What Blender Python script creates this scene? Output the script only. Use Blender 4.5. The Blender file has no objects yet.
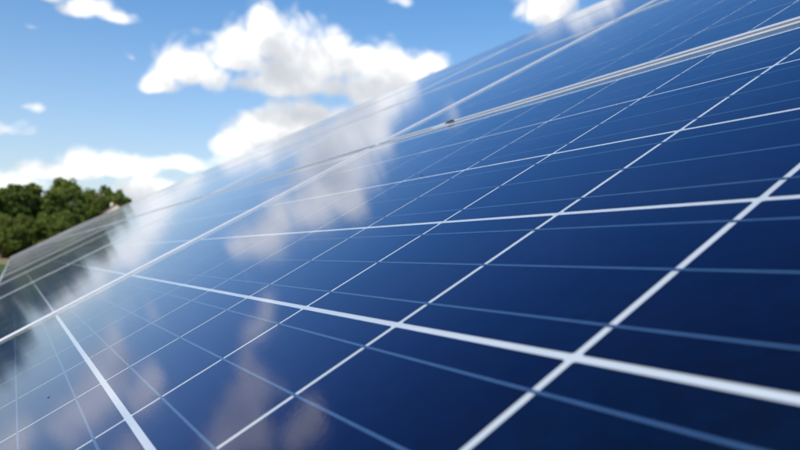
import bpy, bmesh, math, random
from mathutils import Vector, Matrix
import numpy as np

rad = math.radians
scene = bpy.context.scene
COL = scene.collection
random.seed(7)

# ------------------------------------------------------------------ camera
CAM_Z = 1.12                       # camera height above the field
PITCH_CELL = 0.1585                # cell spacing in the modules
TILT = rad(28.51)                  # tilt of the array
CAM_OVER = 0.9054 * PITCH_CELL - 0.0037    # the cells lie 3.7 mm under the glass; camera's height over the glass
U0, V0 = -0.0592, -1.410           # camera foot on the array plane, in cells

cam_data = bpy.data.cameras.new("camera")
cam_data.sensor_width = 36.0
cam_data.lens = 36.0 * 677.2 / 800.0
cam_data.clip_start = 0.01
cam_data.clip_end = 6000.0
cam_data.dof.use_dof = True
cam_data.dof.focus_distance = 0.66
cam_data.dof.aperture_fstop = 8.0
cam_data.dof.aperture_blades = 7
cam = bpy.data.objects.new("camera", cam_data)
COL.objects.link(cam)
yaw, pit = rad(29.759), rad(2.378)
fwd = Vector((math.cos(yaw) * math.cos(pit), -math.sin(yaw) * math.cos(pit), math.sin(pit)))
right = Vector((-math.sin(yaw), -math.cos(yaw), 0.0))
upv = right.cross(fwd)
cam.matrix_world = Matrix(((right.x, upv.x, -fwd.x, 0), (right.y, upv.y, -fwd.y, 0),
                           (right.z, upv.z, -fwd.z, CAM_Z), (0, 0, 0, 1)))
scene.camera = cam

# ------------------------------------------------------------------ sun, sky, exposure
SUN_AZ, SUN_EL = rad(138), rad(40)          # azimuth from +X towards +Y
sun_dir = Vector((math.cos(SUN_EL) * math.cos(SUN_AZ), math.cos(SUN_EL) * math.sin(SUN_AZ), math.sin(SUN_EL)))
sl = bpy.data.lights.new("sun", 'SUN')
sl.energy = 3.2
sl.angle = rad(0.53)
sl.color = (1.0, 0.955, 0.89)
so = bpy.data.objects.new("sun", sl)
COL.objects.link(so)
so.rotation_euler = sun_dir.to_track_quat('Z', 'Y').to_euler()
so.location = (0, 0, 30)

SKY_STRENGTH = 0.14
world = bpy.data.worlds.new("World")
scene.world = world
world.use_nodes = True
world.cycles.sampling_method = 'MANUAL'
world.cycles.sample_map_resolution = 256

scene.view_settings.view_transform = 'Standard'
scene.view_settings.look = 'None'
scene.view_settings.gamma = 1.0
scene.view_settings.use_curve_mapping = False
scene.view_settings.exposure = 0.28
scene.render.engine = 'CYCLES'
scene.cycles.use_denoising = True
scene.cycles.max_bounces = 8
scene.cycles.transparent_max_bounces = 12
scene.cycles.caustics_reflective = False
scene.cycles.caustics_refractive = False

# cumulus in the sky: (azimuth, elevation, half width, half height above its base line) in degrees
CLOUDS = [
    # long ragged cloud high on the left
    (-1.8, 18.9, 2.8, 1.4, 0.25), (-4.9, 18.3, 3.2, 1.3, 0.12), (-7.2, 17.8, 2.0, 1.1, 0.2),
    # the big heaped cloud
    (-18.8, 17.2, 4.0, 3.6), (-16.0, 15.9, 3.8, 2.9), (-12.2, 14.3, 3.4, 2.4), (-9.9, 13.2, 1.9, 1.5),
    (-23.7, 15.7, 5.2, 3.3), (-28.6, 15.2, 4.4, 2.6), (-21.0, 13.8, 6.4, 2.2), (-31.6, 15.6, 3.2, 1.5),
    (-28.0, 13.6, 6.0, 2.3), (-21.5, 15.2, 6.0, 2.4),
    # heap underneath it
    (-18.8, 10.0, 3.9, 2.5), (-15.9, 8.6, 2.0, 1.5), (-22.8, 10.7, 4.6, 2.4), (-19.0, 7.6, 4.4, 1.9),
    # low banks over the trees
    (-6.9, 6.5, 5.6, 1.6, 0.1), (-3.0, 5.9, 4.2, 1.5, 0.15), (-10.9, 6.9, 3.4, 1.4, 0.22), (0.4, 5.0, 4.0, 1.4, 0.1), (-9.6, 4.7, 3.4, 1.4),
    # scraps on the left edge and above
    (0.6, 9.0, 3.2, 2.0, 0.5), (-0.8, 10.8, 4.6, 1.7, 0.8), (-7.7, 15.4, 2.6, 1.6, 0.75), (-29.6, 20.6, 3.4, 2.0, 0.65), (-0.8, 16.4, 4.5, 1.2, 0.8),
    # cloud meeting the top edge of the array
    (-42.3, 19.6, 3.2, 2.6), (-46.5, 21.4, 4.6, 2.6),
    # further clouds out of frame to the left, mirrored in the lower panels
    (3.2, 20.6, 5.6, 3.6), (5.8, 10.0, 4.8, 2.6), (10.5, 15.0, 3.6, 2.4), (4.0, 13.6, 2.4, 1.6), (12.5, 7.5, 3.5, 1.6),
    (0.5, 25.5, 3.0, 1.8), (14.0, 23.0, 5.0, 3.0),
]


def build_sky():
    g = bpy.data.node_groups.new("cloud_density", 'ShaderNodeTree')
    g.interface.new_socket(name="Vector", in_out='INPUT', socket_type='NodeSocketVector')
    g.interface.new_socket(name="Density", in_out='OUTPUT', socket_type='NodeSocketFloat')
    N, L = g.nodes, g.links

    def math_node(op, a, b=None, c=None, clamp=False):
        n = N.new('ShaderNodeMath'); n.operation = op; n.use_clamp = clamp
        for i, s in enumerate((a, b, c)):
            if s is None: continue
            if isinstance(s, (int, float)): n.inputs[i].default_value = s
            else: L.new(s, n.inputs[i])
        return n.outputs[0]

    def vec_node(op, a, b=None, out=0):
        n = N.new('ShaderNodeVectorMath'); n.operation = op
        for i, s in enumerate((a, b)):
            if s is None: continue
            if isinstance(s, tuple): n.inputs[i].default_value = s
            else: L.new(s, n.inputs[i])
        return n.outputs[out]

    gi, go = N.new('NodeGroupInput'), N.new('NodeGroupOutput')
    d0 = vec_node('NORMALIZE', gi.outputs[0])
    # soft warp of the outline
    nw = N.new('ShaderNodeTexNoise'); nw.inputs['Scale'].default_value = 12.0; nw.inputs['Detail'].default_value = 1.0
    L.new(d0, nw.inputs['Vector'])
    w = vec_node('SUBTRACT', nw.outputs['Color'], (0.5, 0.5, 0.5))
    w = vec_node('MULTIPLY', w, (0.04, 0.04, 0.018))
    d = vec_node('NORMALIZE', vec_node('ADD', d0, w))
    sep = N.new('ShaderNodeSeparateXYZ'); L.new(d, sep.inputs[0])
    az = math_node('MULTIPLY', math_node('ARCTAN2', sep.outputs[1], sep.outputs[0]), 180 / math.pi)
    el = math_node('MULTIPLY', math_node('ARCSINE', sep.outputs[2]), 180 / math.pi)
    cmb = N.new('ShaderNodeCombineXYZ'); L.new(az, cmb.inputs[0]); L.new(el, cmb.inputs[1])
    p = cmb.outputs[0]
    acc = None
    for a, e, rx, ry, *thin in CLOUDS:
        n = N.new('ShaderNodeVectorMath'); n.operation = 'MULTIPLY_ADD'; L.new(p, n.inputs[0])
        n.inputs[1].default_value = (1 / rx, 1 / ry, 0.0); n.inputs[2].default_value = (-a / rx, -e / ry, 0.0)
        v = n.outputs[0]
        v = vec_node('MAXIMUM', v, vec_node('MULTIPLY', v, (-1.0, -1.7, 0.0)))   # flatter underside
        r = vec_node('LENGTH', v, out=1)
        if thin: r = math_node('ADD', r, thin[0])
        if acc is None: acc = r
        else:
            n = N.new('ShaderNodeMath'); n.operation = 'SMOOTH_MIN'
            L.new(acc, n.inputs[0]); L.new(r, n.inputs[1]); n.inputs[2].default_value = 0.35
            acc = n.outputs[0]
    shape = math_node('SUBTRACT', 1.0, acc)
    shape = math_node('MAXIMUM', shape, -3.0)
    # cumulus over the rest of the sky, laid out on a flat cloud deck
    sep0 = N.new('ShaderNodeSeparateXYZ'); L.new(d0, sep0.inputs[0])
    zz = math_node('ADD', math_node('MAXIMUM', sep0.outputs[2], 0.0), 0.12)
    c2 = N.new('ShaderNodeCombineXYZ')
    L.new(math_node('DIVIDE', sep0.outputs[0], zz), c2.inputs[0]); L.new(math_node('DIVIDE', sep0.outputs[1], zz), c2.inputs[1])
    ng = N.new('ShaderNodeTexNoise'); ng.inputs['Scale'].default_value = 1.1; ng.inputs['Detail'].default_value = 2.0
    L.new(c2.outputs[0], ng.inputs['Vector'])
    gen = math_node('MULTIPLY', math_node('SUBTRACT', ng.outputs[0], 0.58), 7.0)
    dotn = N.new('ShaderNodeVectorMath'); dotn.operation = 'DOT_PRODUCT'
    L.new(d0, dotn.inputs[0]); dotn.inputs[1].default_value = Vector((math.cos(rad(22)) * math.cos(rad(-24)), math.cos(rad(22)) * math.sin(rad(-24)), math.sin(rad(22))))
    far = math_node('MULTIPLY', math_node('SUBTRACT', dotn.outputs[1], 0.60), 12.0, clamp=False)
    far = math_node('MAXIMUM', far, 0.0)
    gen = math_node('SUBTRACT', gen, far)
    shape = math_node('MAXIMUM', shape, gen)
    # billows: folded noise has rounded heaps with creases between them
    bill = None
    for sc_, amp in ((10.0, 1.0), (22.0, 0.95), (47.0, 0.55)):
        nb = N.new('ShaderNodeTexNoise'); nb.inputs['Scale'].default_value = sc_; nb.inputs['Detail'].default_value = 0.0
        L.new(d0, nb.inputs['Vector'])
        q = math_node('MULTIPLY', math_node('ABSOLUTE', math_node('SUBTRACT', nb.outputs[0], 0.5)), 2.0 * amp)
        bill = q if bill is None else math_node('ADD', bill, q)
    nf = N.new('ShaderNodeTexNoise'); nf.inputs['Scale'].default_value = 70.0; nf.inputs['Detail'].default_value = 3.0
    nf.inputs['Roughness'].default_value = 0.6
    L.new(d0, nf.inputs['Vector'])
    fine = math_node('MULTIPLY', math_node('SUBTRACT', nf.outputs[0], 0.5), 0.45)
    bill = math_node('ADD', math_node('SUBTRACT', bill, 0.42), fine)
    dens = math_node('ADD', math_node('MULTIPLY', shape, 2.1), bill)
    L.new(dens, go.inputs[0])

    nt = world.node_tree
    N, L = nt.nodes, nt.links
    for n in list(N): N.remove(n)
    out = N.new('ShaderNodeOutputWorld')
    bg = N.new('ShaderNodeBackground'); bg.inputs['Strength'].default_value = SKY_STRENGTH
    L.new(bg.outputs[0], out.inputs[0])
    sky = N.new('ShaderNodeTexSky'); sky.sky_type = 'NISHITA'; sky.sun_disc = False
    sky.sun_elevation = SUN_EL
    sky.sun_rotation = math.pi / 2 - SUN_AZ
    sky.air_density = 1.0; sky.dust_density = 1.5; sky.ozone_density = 2.0; sky.altitude = 300
    hs_ = N.new('ShaderNodeHueSaturation'); hs_.inputs['Saturation'].default_value = 1.52
    L.new(sky.outputs[0], hs_.inputs['Color'])
    tc = N.new('ShaderNodeTexCoord')
    # pale haze low in the sky, the same all round the horizon
    sz = N.new('ShaderNodeSeparateXYZ'); L.new(tc.outputs['Generated'], sz.inputs[0])
    hz = N.new('ShaderNodeMath'); hz.operation = 'MULTIPLY'; hz.inputs[1].default_value = -1 / 0.21; L.new(sz.outputs[2], hz.inputs[0])
    he = N.new('ShaderNodeMath'); he.operation = 'EXPONENT'; L.new(hz.outputs[0], he.inputs[0])
    hf = N.new('ShaderNodeMath'); hf.operation = 'MULTIPLY'; hf.use_clamp = True; hf.inputs[1].default_value = 0.95; L.new(he.outputs[0], hf.inputs[0])
    hm = N.new('ShaderNodeMix'); hm.data_type = 'RGBA'
    hm.inputs['B'].default_value = (0.60 / SKY_STRENGTH, 0.625 / SKY_STRENGTH, 0.64 / SKY_STRENGTH, 1)
    L.new(hf.outputs[0], hm.inputs['Factor']); L.new(hs_.outputs[0], hm.inputs['A'])
    dirv = tc.outputs['Generated']

    def dens_at(off):
        n = N.new('ShaderNodeGroup'); n.node_tree = g
        if off is None: L.new(dirv, n.inputs[0])
        else:
            a = N.new('ShaderNodeVectorMath'); a.operation = 'ADD'
            L.new(dirv, a.inputs[0]); a.inputs[1].default_value = off
            L.new(a.outputs[0], n.inputs[0])
        return n.outputs[0]
    dd = dens_at(None)
    a1 = dens_at((0.0, 0.018, 0.044))
    alpha = N.new('ShaderNodeMapRange'); alpha.interpolation_type = 'SMOOTHSTEP'
    alpha.inputs['From Min'].default_value = 0.02; alpha.inputs['From Max'].default_value = 1.15
    L.new(dd, alpha.inputs['Value'])

    def m(op, a, b, clamp=False):
        n = N.new('ShaderNodeMath'); n.operation = op; n.use_clamp = clamp
        for i, s in enumerate((a, b)):
            if isinstance(s, (int, float)): n.inputs[i].default_value = s
            else: L.new(s, n.inputs[i])
        return n.outputs[0]
    # how much cloud lies between this spot and the sun
    mott = N.new('ShaderNodeTexNoise'); mott.inputs['Scale'].default_value = 34.0; mott.inputs['Detail'].default_value = 2.0
    L.new(dirv, mott.inputs['Vector'])
    a1 = m('ADD', a1, m('MULTIPLY', m('SUBTRACT', mott.outputs[0], 0.5), 1.5))
    thick = m('MULTIPLY', m('MAXIMUM', m('SUBTRACT', a1, 0.0), 0.0), 1.25)
    lit = m('POWER', 2.718, m('MULTIPLY', thick, -0.75))
    mixc = N.new('ShaderNodeMix'); mixc.data_type = 'RGBA'
    k = 1.0 / SKY_STRENGTH
    mixc.inputs['A'].default_value = (0.46 * k, 0.495 * k, 0.55 * k, 1)
    mixc.inputs['B'].default_value = (0.96 * k, 0.955 * k, 0.95 * k, 1)
    L.new(lit, mixc.inputs['Factor'])
    mx = N.new('ShaderNodeMix'); mx.data_type = 'RGBA'
    L.new(alpha.outputs[0], mx.inputs['Factor']); L.new(hm.outputs['Result'], mx.inputs['A']); L.new(mixc.outputs['Result'], mx.inputs['B'])
    L.new(mx.outputs['Result'], bg.inputs['Color'])


build_sky()


# ------------------------------------------------------------------ helpers
def new_mat(name):
    m = bpy.data.materials.new(name); m.use_nodes = True
    nt = m.node_tree
    b = nt.nodes['Principled BSDF']
    return m, nt, b


def tag(o, label=None, cat=None, group=None, kind=None):
    if label: o["label"] = label
    if cat: o["category"] = cat
    if group: o["group"] = group
    if kind: o["kind"] = kind
    return o


def link(name, data, parent=None, loc=None):
    o = bpy.data.objects.new(name, data)
    COL.objects.link(o)
    if parent is not None: o.parent = parent
    if loc is not None: o.location = loc
    return o


def box(bm, cx, cy, cz, sx, sy, sz, bevel=0.0):
    r = bmesh.ops.create_cube(bm, size=1.0)
    for v in r['verts']:
        v.co = Vector((v.co.x * sx + cx, v.co.y * sy + cy, v.co.z * sz + cz))
    if bevel > 0:
        ed = set()
        for v in r['verts']: ed.update(v.link_edges)
        bmesh.ops.bevel(bm, geom=list(ed), offset=bevel, segments=2, profile=0.5, affect='EDGES')


def mesh_from(name, bm, mats):
    me = bpy.data.meshes.new(name)
    bm.to_mesh(me); bm.free()
    for m in (mats if isinstance(mats, (list, tuple)) else [mats]): me.materials.append(m)
    return me


def tube(bm, pts, radii, seg=8):
    rings = []
    for i, p in enumerate(pts):
        p = Vector(p)
        t = (Vector(pts[min(i + 1, len(pts) - 1)]) - Vector(pts[max(i - 1, 0)])).normalized()
        a = t.orthogonal().normalized(); b = t.cross(a)
        rings.append([bm.verts.new(p + (a * math.cos(2 * math.pi * k / seg) + b * math.sin(2 * math.pi * k / seg)) * radii[i]) for k in range(seg)])
    for r0, r1 in zip(rings, rings[1:]):
        for k in range(seg):
            bm.faces.new((r0[k], r0[(k + 1) % seg], r1[(k + 1) % seg], r1[k]))
    bm.faces.new(list(reversed(rings[0]))); bm.faces.new(rings[-1])


# ------------------------------------------------------------------ materials
def mat_cell():
    m, nt, b = new_mat("polycrystalline_silicon")
    N, L = nt.nodes, nt.links
    tc = N.new('ShaderNodeTexCoord'); oi = N.new('ShaderNodeObjectInfo')
    # crystal grains, different in every cell
    off = N.new('ShaderNodeVectorMath'); off.operation = 'ADD'
    cr = N.new('ShaderNodeCombineXYZ')
    mul = N.new('ShaderNodeMath'); mul.operation = 'MULTIPLY'; mul.inputs[1].default_value = 37.0
    L.new(oi.outputs['Random'], mul.inputs[0]); L.new(mul.outputs[0], cr.inputs[0]); L.new(mul.outputs[0], cr.inputs[1])
    L.new(tc.outputs['Object'], off.inputs[0]); L.new(cr.outputs[0], off.inputs[1])
    vo = N.new('ShaderNodeTexVoronoi'); vo.inputs['Scale'].default_value = 95.0
    L.new(off.outputs[0], vo.inputs['Vector'])
    bw = N.new('ShaderNodeRGBToBW'); L.new(vo.outputs['Color'], bw.inputs[0])
    rmp = N.new('ShaderNodeMix'); rmp.data_type = 'RGBA'
    rmp.inputs['A'].default_value = (0.0, 0.0130, 0.042, 1); rmp.inputs['B'].default_value = (0.0, 0.0250, 0.074, 1)
    L.new(bw.outputs[0], rmp.inputs['Factor'])
    # cell-to-cell tone
    mx = N.new('ShaderNodeMix'); mx.data_type = 'RGBA'; mx.blend_type = 'MULTIPLY'; mx.inputs['Factor'].default_value = 1.0
    r2 = N.new('ShaderNodeValToRGB')
    r2.color_ramp.elements[0].color = (1.15, 0.70, 0.80, 1); r2.color_ramp.elements[1].color = (0.8, 1.4, 1.15, 1)
    L.new(oi.outputs['Random'], r2.inputs[0])
    L.new(rmp.outputs['Result'], mx.inputs['A']); L.new(r2.outputs[0], mx.inputs['B'])
    # printed silver fingers, 2 mm apart, across the busbars
    sep = N.new('ShaderNodeSeparateXYZ'); L.new(tc.outputs['Object'], sep.inputs[0])
    fr = N.new('ShaderNodeMath'); fr.operation = 'PINGPONG'; fr.inputs[1].default_value = 0.001
    L.new(sep.outputs[0], fr.inputs[0])
    lt = N.new('ShaderNodeMapRange'); lt.inputs['From Min'].default_value = 0.00016; lt.inputs['From Max'].default_value = 0.00006
    L.new(fr.outputs[0], lt.inputs['Value'])
    fm = N.new('ShaderNodeMath'); fm.operation = 'MULTIPLY'; fm.inputs[1].default_value = 0.26
    L.new(lt.outputs[0], fm.inputs[0])
    fx = N.new('ShaderNodeMix'); fx.data_type = 'RGBA'
    L.new(fm.outputs[0], fx.inputs['Factor']); L.new(mx.outputs['Result'], fx.inputs['A'])
    fx.inputs['B'].default_value = (0.10, 0.16, 0.26, 1)
    L.new(fx.outputs['Result'], b.inputs['Base Color'])
    b.inputs['Roughness'].default_value = 0.32
    b.inputs['Metallic'].default_value = 0.9
    b.inputs['Specular Tint'].default_value = (0.0, 0.46, 1.0, 1)   # blue anti-reflection coat of the silicon
    b.inputs['Specular IOR Level'].default_value = 0.05
    return m


def mat_glass():
    m = bpy.data.materials.new("solar_glass"); m.use_nodes = True
    nt = m.node_tree; N, L = nt.nodes, nt.links
    for n in list(N): N.remove(n)
    out = N.new('ShaderNodeOutputMaterial')
    tr = N.new('ShaderNodeBsdfTransparent'); tr.inputs[0].default_value = (0.92, 0.96, 0.985, 1)
    gl = N.new('ShaderNodeBsdfGlossy'); gl.distribution = 'GGX'
    gl.inputs['Color'].default_value = (0.93, 0.955, 1.0, 1)
    fr = N.new('ShaderNodeFresnel'); fr.inputs['IOR'].default_value = 1.64
    mx = N.new('ShaderNodeMixShader')
    tc = N.new('ShaderNodeTexCoord')
    geo = N.new('ShaderNodeNewGeometry')
    nz = N.new('ShaderNodeTexNoise'); nz.inputs['Scale'].default_value = 420.0; nz.inputs['Detail'].default_value = 2.0
    L.new(geo.outputs['Position'], nz.inputs['Vector'])
    nw = N.new('ShaderNodeTexNoise'); nw.inputs['Scale'].default_value = 5.0; nw.inputs['Detail'].default_value = 2.0
    L.new(geo.outputs['Position'], nw.inputs['Vector'])
    bp = N.new('ShaderNodeBump'); bp.inputs['Strength'].default_value = 0.05; bp.inputs['Distance'].default_value = 0.0006
    L.new(nz.outputs[0], bp.inputs['Height'])
    b2 = N.new('ShaderNodeBump'); b2.inputs['Strength'].default_value = 0.05; b2.inputs['Distance'].default_value = 0.004
    L.new(nw.outputs[0], b2.inputs['Height']); L.new(bp.outputs[0], b2.inputs['Normal'])
    L.new(b2.outputs[0], gl.inputs['Normal'])
    # thin film of dust, in patches
    nd = N.new('ShaderNodeTexNoise'); nd.inputs['Scale'].default_value = 7.0; nd.inputs['Detail'].default_value = 8.0
    nd.inputs['Roughness'].default_value = 0.65
    L.new(geo.outputs['Position'], nd.inputs['Vector'])
    rr = N.new('ShaderNodeMapRange'); rr.inputs['From Min'].default_value = 0.3; rr.inputs['From Max'].default_value = 1.15
    rr.inputs['To Min'].default_value = 0.045; rr.inputs['To Max'].default_value = 0.085
    L.new(nd.outputs[0], rr.inputs['Value']); L.new(rr.outputs[0], gl.inputs['Roughness'])
    df = N.new('ShaderNodeBsdfDiffuse'); df.inputs['Color'].default_value = (0.50, 0.49, 0.47, 1)
    dm = N.new('ShaderNodeMixShader')
    dr = N.new('ShaderNodeMapRange'); dr.inputs['From Min'].default_value = 0.30; dr.inputs['From Max'].default_value = 0.80
    dr.inputs['To Min'].default_value = -0.0008; dr.inputs['To Max'].default_value = -0.0036      # optical depth of the film
    L.new(nd.outputs[0], dr.inputs['Value'])
    dp = N.new('ShaderNodeVectorMath'); dp.operation = 'DOT_PRODUCT'
    L.new(geo.outputs['Incoming'], dp.inputs[0]); L.new(geo.outputs['Normal'], dp.inputs[1])
    ab = N.new('ShaderNodeMath'); ab.operation = 'ABSOLUTE'; L.new(dp.outputs['Value'], ab.inputs[0])
    dv = N.new('ShaderNodeMath'); dv.operation = 'DIVIDE'; L.new(dr.outputs[0], dv.inputs[0]); L.new(ab.outputs[0], dv.inputs[1])
    ex = N.new('ShaderNodeMath'); ex.operation = 'EXPONENT'; L.new(dv.outputs[0], ex.inputs[0])
    op = N.new('ShaderNodeMath'); op.operation = 'SUBTRACT'; op.inputs[0].default_value = 1.0; L.new(ex.outputs[0], op.inputs[1])
    L.new(op.outputs[0], dm.inputs[0])
    ar = N.new('ShaderNodeMath'); ar.operation = 'MULTIPLY_ADD'; ar.inputs[1].default_value = 1.06; ar.inputs[2].default_value = -0.072; ar.use_clamp = True    # anti-reflective glass
    L.new(fr.outputs[0], ar.inputs[0]); # from inside the laminate nothing is thrown back at the cells
    fb = N.new('ShaderNodeMath'); fb.operation = 'SUBTRACT'; fb.inputs[0].default_value = 1.0; L.new(geo.outputs['Backfacing'], fb.inputs[1])
    ff = N.new('ShaderNodeMath'); ff.operation = 'MULTIPLY'; L.new(ar.outputs[0], ff.inputs[0]); L.new(fb.outputs[0], ff.inputs[1])
    L.new(ff.outputs[0], mx.inputs[0]); L.new(tr.outputs[0], mx.inputs[1]); L.new(gl.outputs[0], mx.inputs[2])
    L.new(mx.outputs[0], dm.inputs[1]); L.new(df.outputs[0], dm.inputs[2])
    L.new(dm.outputs[0], out.inputs[0])
    # the bonded back of the sheet: no air gap, so no second reflection
    m2 = bpy.data.materials.new("bonded_glass_back"); m2.use_nodes = True
    nt = m2.node_tree
    for n in list(nt.nodes): nt.nodes.remove(n)
    o2 = nt.nodes.new('ShaderNodeOutputMaterial'); t2 = nt.nodes.new('ShaderNodeBsdfTransparent')
    nt.links.new(t2.outputs[0], o2.inputs[0])
    return m, m2


def mat_noise(name, c0, c1, scale, rough=0.6, metallic=0.0, bump=0.0, coord='Object', detail=5.0, spec=0.5):
    m, nt, b = new_mat(name)
    N, L = nt.nodes, nt.links
    tc = N.new('ShaderNodeTexCoord')
    nz = N.new('ShaderNodeTexNoise'); nz.inputs['Scale'].default_value = scale; nz.inputs['Detail'].default_value = detail
    L.new(tc.outputs[coord], nz.inputs['Vector'])
    cr = N.new('ShaderNodeValToRGB')
    cr.color_ramp.elements[0].position = 0.3; cr.color_ramp.elements[1].position = 0.7
    cr.color_ramp.elements[0].color = (*c0, 1); cr.color_ramp.elements[1].color = (*c1, 1)
    L.new(nz.outputs[0], cr.inputs[0]); L.new(cr.outputs[0], b.inputs['Base Color'])
    b.inputs['Roughness'].default_value = rough; b.inputs['Metallic'].default_value = metallic
    b.inputs['Specular IOR Level'].default_value = spec
    if bump > 0:
        bp = N.new('ShaderNodeBump'); bp.inputs['Strength'].default_value = bump; bp.inputs['Distance'].default_value = 0.02
        L.new(nz.outputs[0], bp.inputs['Height']); L.new(bp.outputs[0], b.inputs['Normal'])
    return m


def mat_leaf(name, dark, light):
    m = bpy.data.materials.new(name); m.use_nodes = True
    nt = m.node_tree; N, L = nt.nodes, nt.links
    for n in list(N): N.remove(n)
    out = N.new('ShaderNodeOutputMaterial')
    at = N.new('ShaderNodeAttribute'); at.attribute_name = 'tone'
    cr = N.new('ShaderNodeValToRGB')
    cr.color_ramp.elements[0].color = (*dark, 1); cr.color_ramp.elements[1].color = (*light, 1)
    L.new(at.outputs['Fac'], cr.inputs[0])
    df = N.new('ShaderNodeBsdfDiffuse'); tl = N.new('ShaderNodeBsdfTranslucent')
    L.new(cr.outputs[0], df.inputs[0]); L.new(cr.outputs[0], tl.inputs[0])
    mx = N.new('ShaderNodeMixShader'); mx.inputs[0].default_value = 0.4
    L.new(df.outputs[0], mx.inputs[1]); L.new(tl.outputs[0], mx.inputs[2]); L.new(mx.outputs[0], out.inputs[0])
    return m


M_CELL = mat_cell()
M_GLASS, M_GLASS_BACK = mat_glass()
M_BACK = mat_noise("white_backsheet", (0.55, 0.56, 0.565), (0.61, 0.615, 0.62), 14.0, rough=0.6)
M_ALU = mat_noise("anodised_aluminium", (0.58, 0.60, 0.63), (0.67, 0.685, 0.71), 9.0, rough=0.45, metallic=0.3, detail=8.0)
M_RIBBON = mat_noise("tinned_ribbon", (0.055, 0.125, 0.25), (0.075, 0.155, 0.30), 60.0, rough=0.5, metallic=0.5)  # silver tin; the blue reflection of the sky is put into its colour
M_SEAL = mat_noise("grey_silicone_seal", (0.20, 0.20, 0.205), (0.27, 0.27, 0.27), 30.0, rough=0.7)
M_BLACK = mat_noise("blackened_steel", (0.02, 0.02, 0.022), (0.05, 0.05, 0.05), 60.0, rough=0.5, metallic=0.3)
M_STEEL = mat_noise("galvanised_steel", (0.40, 0.41, 0.42), (0.52, 0.53, 0.54), 18.0, rough=0.5, metallic=0.7)
M_STEEL_DARK = mat_noise("dull_steel", (0.13, 0.13, 0.135), (0.20, 0.20, 0.20), 60.0, rough=0.5, metallic=0.4)
M_GRASS = mat_noise("meadow_grass", (0.045, 0.085, 0.018), (0.085, 0.125, 0.03), 0.35, rough=0.9, bump=0.4, detail=10.0, spec=0.1)
M_STRAW = mat_noise("dry_grass", (0.20, 0.15, 0.075), (0.30, 0.23, 0.12), 0.2, rough=0.95, bump=0.3, detail=10.0, spec=0.1)
M_BARK = mat_noise("bark", (0.06, 0.048, 0.036), (0.13, 0.105, 0.08), 3.0, rough=0.9, bump=0.5)
M_POLE = mat_noise("weathered_timber", (0.15, 0.12, 0.09), (0.22, 0.18, 0.14), 3.0, rough=0.85)
M_WALL = mat_noise("pale_render", (0.60, 0.54, 0.47), (0.68, 0.62, 0.55), 0.8, rough=0.85)
M_ROOF = mat_noise("brown_roof_tiles", (0.16, 0.09, 0.065), (0.24, 0.14, 0.10), 2.0, rough=0.8)
M_PANE = mat_noise("window_pane", (0.02, 0.025, 0.03), (0.03, 0.035, 0.04), 1.0, rough=0.08)
M_DIRT = mat_noise("dried_dirt", (0.02, 0.018, 0.016), (0.05, 0.045, 0.04), 400.0, rough=0.9)
M_LEAF_DARK = mat_leaf("leaf_deep_green", (0.060, 0.098, 0.022), (0.180, 0.250, 0.060))
M_LEAF_MID = mat_leaf("leaf_olive_green", (0.082, 0.116, 0.026), (0.225, 0.280, 0.070))
M_LEAF_LIGHT = mat_leaf("leaf_yellow_green", (0.090, 0.120, 0.024), (0.240, 0.290, 0.070))

# ------------------------------------------------------------------ ground
bm = bmesh.new()
S = 3000.0
NG = 40
vs = [[bm.verts.new((-S + 2 * S * i / NG, -S + 2 * S * j / NG, 0.0)) for j in range(NG + 1)] for i in range(NG + 1)]
for i in range(NG):
    for j in range(NG):
        bm.faces.new((vs[i][j], vs[i + 1][j], vs[i + 1][j + 1], vs[i][j + 1]))
tag(link("ground", mesh_from("ground", bm, M_GRASS)), "green meadow running under the panels to the trees", kind="structure")
bm = bmesh.new()
near = [bm.verts.new((78 + 3 * math.sin(k * 0.7) + 1.5 * math.sin(k * 2.1), -160 + k * 10, 0.02)) for k in range(33)]
farv = [bm.verts.new((400, -160 + k * 10, 0.02)) for k in range(33)]
for k in range(32): bm.faces.new((near[k], farv[k], farv[k + 1], near[k + 1]))
tag(link("field_strip", mesh_from("field_strip", bm, M_STRAW)), "strip of dry tan grass before the trees", kind="structure")

# ------------------------------------------------------------------ solar array
P = PITCH_CELL
ROWS, COLS = 4, 27
NU, NV = 6, 10
PW, PH = 1.630, 0.992                 # module length along the row, width up the slope
COL_PITCH, ROW_PITCH = PW + 0.018, PH + 0.017
LIP = 0.011
AX = Vector((-1, 0, 0))               # module local x (towards the near end of the row)
AY = Vector((0, -math.cos(TILT), math.sin(TILT)))
AZ = Vector((0, math.sin(TILT), math.cos(TILT)))
CAM = Vector((0, 0, CAM_Z))


def plane_point(u, v, h=0.0):
    return CAM - AZ * (CAM_OVER - h) + AY * ((u - U0) * P) - AX * ((v - V0) * P)


def plane_matrix(p):
    return Matrix(((AX.x, AY.x, AZ.x, p.x), (AX.y, AY.y, AZ.y, p.y), (AX.z, AY.z, AZ.z, p.z), (0, 0, 0, 1)))


def m_frame_bar(length, axis):
    bm = bmesh.new()
    if axis == 'x': box(bm, 0, 0, -0.0192, length, LIP, 0.040, 0.0008)
    else: box(bm, 0, 0, -0.0192, LIP, length, 0.040, 0.0008)
    return mesh_from("frame_bar", bm, M_ALU)


ME_BAR_LONG = m_frame_bar(PW, 'x')
ME_BAR_SHORT = m_frame_bar(PH - 2 * LIP - 0.0004, 'y')
IW, IH = PW - 2 * LIP, PH - 2 * LIP


def ring(name, w, h, t, z, th, mat):
    bm = bmesh.new()
    box(bm, 0, h / 2 - t / 2, z, w, t, th); box(bm, 0, -h / 2 + t / 2, z, w, t, th)
    box(bm, w / 2 - t / 2, 0, z, t, h - 2 * t, th); box(bm, -w / 2 + t / 2, 0, z, t, h - 2 * t, th)
    return mesh_from(name, bm, mat)


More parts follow.
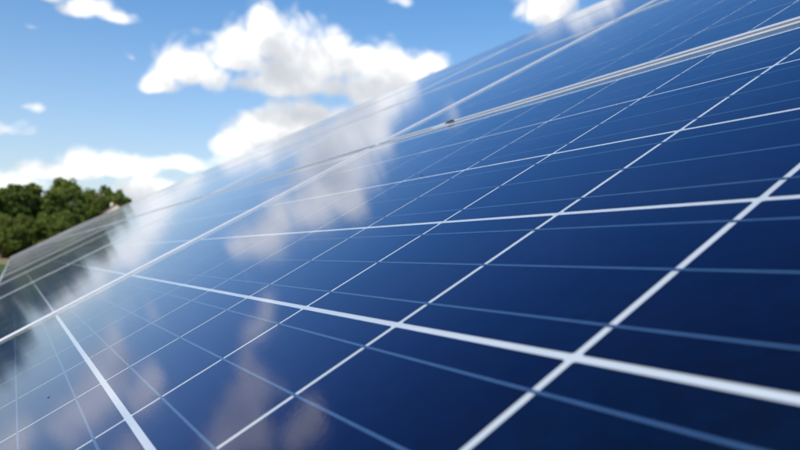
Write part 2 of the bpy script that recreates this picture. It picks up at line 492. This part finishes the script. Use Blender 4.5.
ME_FRAME = ring("frame", PW, PH, LIP, -0.0192, 0.040, M_ALU)
ME_SEAL = ring("edge_seal", IW - 0.0002, IH - 0.0002, 0.0010, -0.0018, 0.0044, M_SEAL)
bm = bmesh.new(); box(bm, 0, 0, -0.0016, IW - 0.0024, IH - 0.0024, 0.0032)
bm.normal_update()
for f in bm.faces: f.material_index = 0 if f.normal.z > 0.5 else 1
ME_GLASS = mesh_from("glass_pane", bm, [M_GLASS, M_GLASS_BACK])
bm = bmesh.new(); box(bm, 0, 0, -0.0048, IW - 0.0004, IH - 0.0004, 0.0012)
ME_BACK = mesh_from("backsheet", bm, M_BACK)
GAP_V, GAP_U = 0.0050, 0.0053


def cell_outline(bm, cx, cy, z0, z1):
    """one square cell with small clipped corners"""
    hx, hy, c = (P - GAP_V) / 2, (P - GAP_U) / 2, 0.0012
    o = [(hx - c, -hy), (hx, -hy + c), (hx, hy - c), (hx - c, hy), (-hx + c, hy), (-hx, hy - c), (-hx, -hy + c), (-hx + c, -hy)]
    a = [bm.verts.new((cx + x, cy + y, z0)) for x, y in o]
    b = [bm.verts.new((cx + x, cy + y, z1)) for x, y in o]
    bm.faces.new(b); bm.faces.new(list(reversed(a)))
    for k in range(8): bm.faces.new((a[k], a[(k + 1) % 8], b[(k + 1) % 8], b[k]))


bm = bmesh.new(); cell_outline(bm, 0, 0, -0.0001, 0.0001)
ME_CELL = mesh_from("solar_cell", bm, M_CELL)
bm = bmesh.new()
for i in range(NV):
    for j in range(NU):
        cell_outline(bm, (i - (NV - 1) / 2) * P, (j - (NU - 1) / 2) * P, -0.0039, -0.0037)
ME_CELLS = mesh_from("solar_cells", bm, M_CELL)
RIB_W = 0.0019
bm = bmesh.new(); box(bm, 0, 0, 0, NV * P + 0.006, RIB_W, 0.0001)
ME_RIBBON = mesh_from("busbar", bm, M_RIBBON)
rib_y = [(j - (NU - 1) / 2) * P + k * P / 3 for j in range(NU) for k in (-1, 0, 1)]
bm = bmesh.new()
for y in rib_y: box(bm, 0, y, -0.00355, NV * P + 0.006, RIB_W, 0.0001)
ME_RIBBONS = mesh_from("busbars", bm, M_RIBBON)

ORD = ["nearest", "second", "third", "fourth", "fifth", "sixth", "seventh", "eighth"]
ROWN = ["bottom row", "second row up", "third row up", "top row"]


def panel_center(r, c):
    """centre of module in row r, column c, on the glass"""
    return plane_point(2.0 + r * ROW_PITCH / P, 3.0 + c * COL_PITCH / P)


def panel_label(r, c):
    if r == 0 and c == 0: return "large dark blue solar panel filling the lower foreground, with wide white cell lines"
    if c < 8:
        return "blue gridded solar panel in the %s, %s along from the camera" % (ROWN[r], "nearest" if c == 0 else ORD[c])
    return "small blurred solar panel far along the %s towards the distant left end" % ROWN[r]


def make_panel(r, c):
    root = bpy.data.objects.new("solar_panel", None)
    COL.objects.link(root)
    rng = random.Random(100 * r + c)
    tiny = Matrix.Rotation(rng.uniform(-0.0007, 0.0007), 4, 'X') @ Matrix.Rotation(rng.uniform(-0.0007, 0.0007), 4, 'Y')
    if r == 0 and c == 0: tiny = Matrix.Identity(4)
    root.matrix_world = plane_matrix(panel_center(r, c)) @ tiny
    root.empty_display_size = 0.1
    tag(root, panel_label(r, c), "solar panel", "solar panels of the long tilted array")
    detailed = c < 3
    if c < 8:
        for y in (-1, 1): link("frame_bar", ME_BAR_LONG, root, (0, y * (PH - LIP) / 2, 0))
        for x in (-1, 1): link("frame_bar", ME_BAR_SHORT, root, (x * (PW - LIP) / 2, 0, 0))
    else:
        link("frame", ME_FRAME, root)
    link("edge_seal", ME_SEAL, root)
    link("backsheet", ME_BACK, root)
    link("glass_pane", ME_GLASS, root)
    if detailed:
        for i in range(NV):
            for j in range(NU):
                link("solar_cell", ME_CELL, root, ((i - (NV - 1) / 2) * P, (j - (NU - 1) / 2) * P, -0.0038))
        for y in rib_y: link("busbar", ME_RIBBON, root, (0, y, -0.00355))
    else:
        link("cell_field", ME_CELLS, root)["kind"] = "stuff"
        if c < 10: link("busbar_grid", ME_RIBBONS, root)["kind"] = "stuff"
    return root


for c in range(COLS):
    for r in range(ROWS):
        make_panel(r, c)

# clamps that hold neighbouring rows, over the seam between them
bm = bmesh.new()
box(bm, 0, 0, 0.0018, 0.060, 0.027, 0.0018, 0.0004); box(bm, 0, 0, -0.014, 0.060, 0.015, 0.030, 0.0005)
ME_CLAMP = mesh_from("plate", bm, M_ALU)
bm = bmesh.new()
bmesh.ops.create_cone(bm, cap_ends=True, segments=6, radius1=0.0075, radius2=0.0075, depth=0.003, matrix=Matrix.Translation((0.024, 0, 0.0042)))
bmesh.ops.create_cone(bm, cap_ends=True, segments=16, radius1=0.011, radius2=0.010, depth=0.0016, matrix=Matrix.Translation((0.024, 0, 0.0033)))
ME_BOLT = mesh_from("bolt", bm, M_BLACK)
ME_BOLT_GREY = ME_BOLT.copy(); ME_BOLT_GREY.materials[0] = M_STEEL_DARK
SEAM = ["seam between bottom and second row", "seam between second and third row", "seam between third and top row"]
for c in range(1):
    for s in range(1):
        for e, fx in (("far", -0.31), ("near", 0.31)):
            if (c == 0) == (e == "near"): continue
            p = (panel_center(s, c) + panel_center(s + 1, c)) / 2 + AX * (fx * PW)
            t = bpy.data.objects.new("panel_clamp", None); COL.objects.link(t)
            t.matrix_world = plane_matrix(p); t.empty_display_size = 0.05
            dark = c == 0 and s == 0
            tag(t, "silver clamp with %s bolt on %s, %s panels, %s end" % ("black" if dark else "grey", SEAM[s], ORD[c], e),
                "clamp", "clamps between the panel rows")
            link("plate", ME_CLAMP, t); link("bolt", ME_BOLT if dark else ME_BOLT_GREY, t)

# steel rack under the panels
rack = bpy.data.objects.new("mounting_rack", None); COL.objects.link(rack)
tag(rack, "galvanised steel rack carrying the long row of panels", "rack")
v_lo, v_hi = -2.0, 3.0 + (COLS - 1) * COL_PITCH / P + 5.0
L_row = (v_hi - v_lo) * P
rack.location = (0, 0, 0)
for r in range(ROWS):
    for k in (-0.27, 0.27):
        bm = bmesh.new()
        box(bm, 0, 0, 0, L_row, 0.05, 0.06, 0.003)
        me = mesh_from("purlin", bm, M_STEEL)
        q = panel_center(r, 0) + AY * (k * PH)
        pp = Vector(((v_lo + v_hi) / 2 * P - V0 * P, q.y, q.z)) - AZ * (0.0386 + 0.03)
        o = link("purlin", me, rack); o.matrix_local = plane_matrix(pp)
slope_len = (ROWS - 1) * ROW_PITCH + PH
bm = bmesh.new(); box(bm, 0, 0, 0, 0.06, slope_len * 0.94, 0.09, 0.003)
ME_RAFTER = mesh_from("rafter", bm, M_STEEL)
mid = (panel_center(0, 0) + panel_center(ROWS - 1, 0)) / 2
for k in range(14):
    x = 1.6 + k * 3.3
    pc = Vector((x, mid.y, mid.z)) - AZ * (0.0386 + 0.06 + 0.045)
    o = link("rafter", ME_RAFTER, rack); o.matrix_local = plane_matrix(pc)
    for f in (-0.30, 0.30):
        top = pc + AY * (f * slope_len)
        bm = bmesh.new(); box(bm, 0, 0, (top.z - 0.25) / 2, 0.09, 0.09, top.z + 0.25, 0.004)
        o = link("post", mesh_from("post", bm, M_STEEL), rack, (x + 0.0, top.y, 0.0))

# specks of dirt on the glass
for (u, v, s, lab) in ((2.98, 3.62, 0.0028, "dark speck of dirt beside a white cell line, centre of the bottom row"),
                       (2.83, 23.57, 0.012, "dark speck on the pale reflecting glass of a far panel"),
                       (-0.30, 3.32, 0.0022, "tiny dark speck on the cloudy glass at lower left"),
                       (3.62, 1.25, 0.0014, "faint brown fleck on the blue glass near the right edge")):
    bm = bmesh.new()
    rng = random.Random(int(u * 100))
    for k in range(4):
        a = rng.uniform(0, 6.28); q = s * (0.0 if k == 0 else rng.uniform(0.4, 1.1)); rr = s * (0.5 if k == 0 else rng.uniform(0.15, 0.35))
        bmesh.ops.create_icosphere(bm, subdivisions=2, radius=1.0, matrix=Matrix.Translation((q * math.cos(a), q * math.sin(a), 0)) @ Matrix.Diagonal((rr, rr * rng.uniform(.6, 1.3), rr * 0.35, 1)))
    o = link("dirt_speck", mesh_from("dirt_speck", bm, M_DIRT))
    o.matrix_world = plane_matrix(plane_point(u, v, 0.0002))
    tag(o, lab, "dirt speck", "specks of dirt on the glass")


# ------------------------------------------------------------------ trees
def make_crown(name, seed, blobs, n, leaf, mat):
    """leaf-sized faces spread over and through a set of uneven clumps"""
    rng = np.random.default_rng(seed)
    cl = []
    for (x, y, z, r) in blobs:
        k = max(5, int(10 * r))
        for _ in range(k):
            d = rng.normal(size=3); d /= np.linalg.norm(d)
            rr = r * rng.uniform(0.45, 1.0)
            cl.append((x + d[0] * rr, y + d[1] * rr, z + d[2] * rr * 0.9, r * rng.uniform(0.25, 0.5)))
    cl = np.array(cl)
    w = cl[:, 3] ** 2; w /= w.sum()
    idx = rng.choice(len(cl), size=n, p=w)
    d = rng.normal(size=(n, 3)); d /= np.linalg.norm(d, axis=1)[:, None]
    rr = cl[idx, 3] * rng.uniform(0.6, 1.05, n)
    c = cl[idx, :3] + d * rr[:, None]
    nrm = d + rng.normal(size=(n, 3)) * 0.45; nrm /= np.linalg.norm(nrm, axis=1)[:, None]
    t = np.cross(nrm, rng.normal(size=(n, 3))); t /= np.linalg.norm(t, axis=1)[:, None]
    b = np.cross(nrm, t)
    s = leaf * rng.uniform(0.6, 1.4, n)[:, None]
    v = np.stack([c - t * s, c - b * s * 0.55, c + t * s, c + b * s * 0.55], axis=1).reshape(-1, 3)
    f = np.arange(4 * n).reshape(-1, 4)
    me = bpy.data.meshes.new(name)
    me.from_pydata(v.tolist(), [], f.tolist())
    clt = rng.uniform(0, 1, len(cl))
    tone = np.clip(0.72 * clt[idx] + 0.28 * rng.uniform(0, 1, n), 0, 1)
    at = me.attributes.new("tone", 'FLOAT', 'FACE'); at.data.foreach_set("value", tone.astype(np.float32))
    me.materials.append(mat)
    return me


def make_trunk(seed, h, blobs):
    rng = random.Random(seed)
    bm = bmesh.new()
    x = y = 0.0; pts = []; rd = []
    for k in range(7):
        t = k / 6
        pts.append((x, y, h * 0.85 * t - 0.2)); rd.append(0.34 * (1 - 0.85 * t) + (0.12 if k == 0 else 0))
        x += rng.uniform(-.2, .2); y += rng.uniform(-.2, .2)
    tube(bm, pts, rd, 9)
    for (bx, by, bz, r) in blobs:
        k = min(5, max(1, int(6 * (bz - 1.5) / h)))
        a = Vector(pts[k]); e = Vector((bx, by, bz)); m = a.lerp(e, 0.5) + Vector((0, 0, -0.25))
        tube(bm, [a, m, e], [0.13, 0.09, 0.03], 6)
    return mesh_from("trunk", bm, M_BARK)


def proto(seed, h, w, mat, n, style):
    rng = random.Random(seed); blobs = []
    if style == 'round':
        for k in range(22):
            a = rng.uniform(0, 6.28); t = rng.uniform(0.12, 0.86)
            q = w * math.sqrt(max(0.12, 1 - ((t - 0.45) / 0.55) ** 2)) * rng.uniform(0.3, 0.85)
            blobs.append((q * math.cos(a), q * math.sin(a), h * t, w * rng.uniform(0.30, 0.46)))
        blobs.append((0, 0, h * 0.55, w * 0.6)); blobs.append((0.2 * w, 0, h * 0.86, w * 0.36))
    elif style == 'tall':
        for k in range(24):
            a = rng.uniform(0, 6.28); t = 0.07 + 0.84 * k / 23; q = w * (1.0 - t * 0.62) * rng.uniform(0.2, 0.8)
            blobs.append((q * math.cos(a), q * math.sin(a), h * t, w * (0.56 - 0.26 * t) * rng.uniform(0.85, 1.2)))
    else:  # loose
        for k in range(15):
            a = rng.uniform(0, 6.28); t = rng.uniform(0.30, 0.92); q = w * rng.uniform(0.2, 0.85) * (1.1 - 0.5 * t)
            blobs.append((q * math.cos(a), q * math.sin(a), h * t, w * rng.uniform(0.22, 0.36)))
    return make_crown("crown", seed, blobs, n, 0.36, mat), make_trunk(seed, h, blobs)


PROTO = {
    'round_dark': proto(1, 18.0, 4.6, M_LEAF_DARK, 13000, 'round'),
    'round_mid': proto(2, 18.0, 4.8, M_LEAF_MID, 13000, 'round'),
    'round_light': proto(3, 18.0, 4.6, M_LEAF_LIGHT, 13000, 'round'),
    'tall_dark': proto(4, 18.0, 3.6, M_LEAF_DARK, 12000, 'tall'),
    'tall_mid': proto(5, 18.0, 3.8, M_LEAF_MID, 12000, 'tall'),
    'loose_dark': proto(6, 18.0, 4.4, M_LEAF_DARK, 7000, 'loose'),
    'bush_mid': proto(8, 18.0, 6.5, M_LEAF_MID, 13000, 'round'),
}


def tree(kind, az, dist, h, wf, rot, label, group="trees along the far edge of the field"):
    a = rad(az)
    t = bpy.data.objects.new("tree", None); COL.objects.link(t)
    t.location = (dist * math.cos(a), dist * math.sin(a), 0)
    k = h / 18.0
    t.scale = (k * wf, k * wf, k); t.rotation_euler = (0, 0, rot)
    tag(t, label, "tree", group)
    cr, tr = PROTO[kind]
    link("crown", cr, t); link("trunk", tr, t)
    return t


TREES = [
    # kind, azimuth, distance, height, width factor, turn, label
    ('round_dark', 1.2, 168, 15.9, 1.2, 0.3, "dark green tree cut by the left edge of the picture"),
    ('tall_dark', -0.15, 176, 17.6, 1.45, 1.2, "tall dark tree second from the left, over the tan field"),
    ('tall_mid', -1.45, 182, 17.9, 1.5, 2.2, "full green tree just left of the yellow-green crown"),
    ('round_light', -3.15, 205, 22.6, 0.95, 0.4, "yellow-green rounded tree rising above its dark neighbours"),
    ('tall_dark', -2.5, 170, 16.2, 1.3, 3.0, "dark tree standing in front of the yellow-green crown"),
    ('tall_dark', -4.05, 176, 16.8, 1.15, 4.1, "dark narrow tree right of the yellow-green crown, beside the sky gap"),
    ('bush_mid', -5.35, 186, 17.6, 0.80, 0.9, "olive green tree behind the panels, left of the pole"),
    ('loose_dark', -6.85, 196, 20.4, 0.95, 5.0, "open dark tree with sky holes, right of the pole"),
    ('round_dark', -7.2, 190, 17.6, 0.85, 2.6, "small dark tree at the right end of the row"),
    ('bush_mid', -0.8, 165, 9.5, 1.1, 1.7, "low green tree at the field edge beneath the tall ones"),
    ('bush_mid', 0.75, 160, 9.0, 1.1, 3.7, "low bushy tree at the far left of the field edge"),
    ('bush_mid', -3.3, 163, 10.5, 1.1, 5.2, "low olive tree peeping over the panels' far end"),
    ('tall_dark', 0.45, 198, 17.0, 1.5, 2.0, "dark tree filling the gap behind the two leftmost crowns"),
    ('round_dark', -0.95, 200, 17.6, 1.3, 4.4, "dark tree just behind the full green one on the left"),
    ('round_mid', -6.25, 188, 18.2, 0.95, 1.0, "green tree partly behind the pole"),
    ('tall_dark', -5.0, 200, 18.0, 1.1, 0.2, "dark tree behind the olive green one"),
]
for (kd, az, ds, h, wf, ro, lab) in TREES: tree(kd, az, ds, h, wf, ro, lab)
rng = random.Random(21)
for k in range(16):
    az = 2.6 + k * 1.75 + rng.uniform(-.3, .3); ds = 165 - k * 3.5 + rng.uniform(-6, 6)
    tree(rng.choice(['round_dark', 'tall_dark', 'tall_mid', 'round_mid', 'bush_mid']), az, ds, rng.uniform(13.0, 16.5), rng.uniform(0.95, 1.3), rng.uniform(0, 6),
         "dark tree outside the left edge, seen only mirrored in the panels", "trees mirrored in the panels")


# ------------------------------------------------------------------ pole and house behind the trees
def polar(az, dist, z=0.0):
    return Vector((dist * math.cos(rad(az)), dist * math.sin(rad(az)), z))


t = bpy.data.objects.new("utility_pole", None); COL.objects.link(t); t.location = polar(-5.78, 184)
tag(t, "pale wooden utility pole standing among the right-hand trees", "pole")
bm = bmesh.new(); tube(bm, [(0, 0, -0.5), (0, 0, 7), (0.05, 0, 16.8)], [0.27, 0.24, 0.18], 12); link("shaft", mesh_from("shaft", bm, M_POLE), t)
bm = bmesh.new(); box(bm, 0, 0, 15.6, 0.14, 2.0, 0.16, 0.01); link("crossarm", mesh_from("crossarm", bm, M_POLE), t)
for y in (-0.85, 0.85):
    bm = bmesh.new(); tube(bm, [(0, y, 15.68), (0, y, 15.78), (0, y, 15.90)], [0.05, 0.08, 0.04], 8)
    link("insulator", mesh_from("insulator", bm, M_WALL), t)

hs = bpy.data.objects.new("house", None); COL.objects.link(hs); hs.location = polar(-6.95, 172); hs.rotation_euler = (0, 0, rad(-6.95))
tag(hs, "pale gabled house whose peak shows over the panels before the right-hand trees", "house")
HX, HY, HZ, RZ = 9.0, 5.0, 10.3, 12.3
bm = bmesh.new()
a = [bm.verts.new((x, y, z)) for x in (-HX / 2, HX / 2) for y, z in ((-HY / 2, -0.3), (HY / 2, -0.3), (HY / 2, HZ), (0, RZ), (-HY / 2, HZ))]
for f in ((0, 1, 2, 3, 4), (9, 8, 7, 6, 5), (0, 5, 6, 1), (1, 6, 7, 2), (4, 9, 5, 0)): bm.faces.new([a[i] for i in f])
link("wall", mesh_from("wall", bm, M_WALL), hs)
bm = bmesh.new()
for sgn in (-1, 1):
    sl_ = math.atan2(RZ - HZ, HY / 2); ln = (HY / 2 + 0.35) / math.cos(sl_)
    mm = Matrix.Translation((0, 0, RZ + 0.03)) @ Matrix.Rotation(-sgn * sl_, 4, 'X') @ Matrix.Translation((0, sgn * ln / 2, 0.07)) @ Matrix.Diagonal((HX + 0.6, ln, 0.14, 1))
    bmesh.ops.create_cube(bm, size=1.0, matrix=mm)
rf = link("roof", mesh_from("roof", bm, M_ROOF), hs)
bm = bmesh.new(); box(bm, 1.5, 0.9, RZ - 0.1, 0.6, 0.6, 1.6, 0.02); link("chimney", mesh_from("chimney", bm, M_WALL), rf)
for fl in range(3):
    for k in (-1, 1):
        y, z = 1.15 * k, 1.9 + 3.4 * fl
        bm = bmesh.new(); box(bm, -HX / 2 - 0.03, y, z, 0.10, 1.1, 1.5); w = link("window", mesh_from("window", bm, M_BACK), hs)
        bm = bmesh.new(); box(bm, -HX / 2 - 0.09, y, z, 0.03, 0.9, 1.28); link("pane", mesh_from("pane", bm, M_PANE), w)
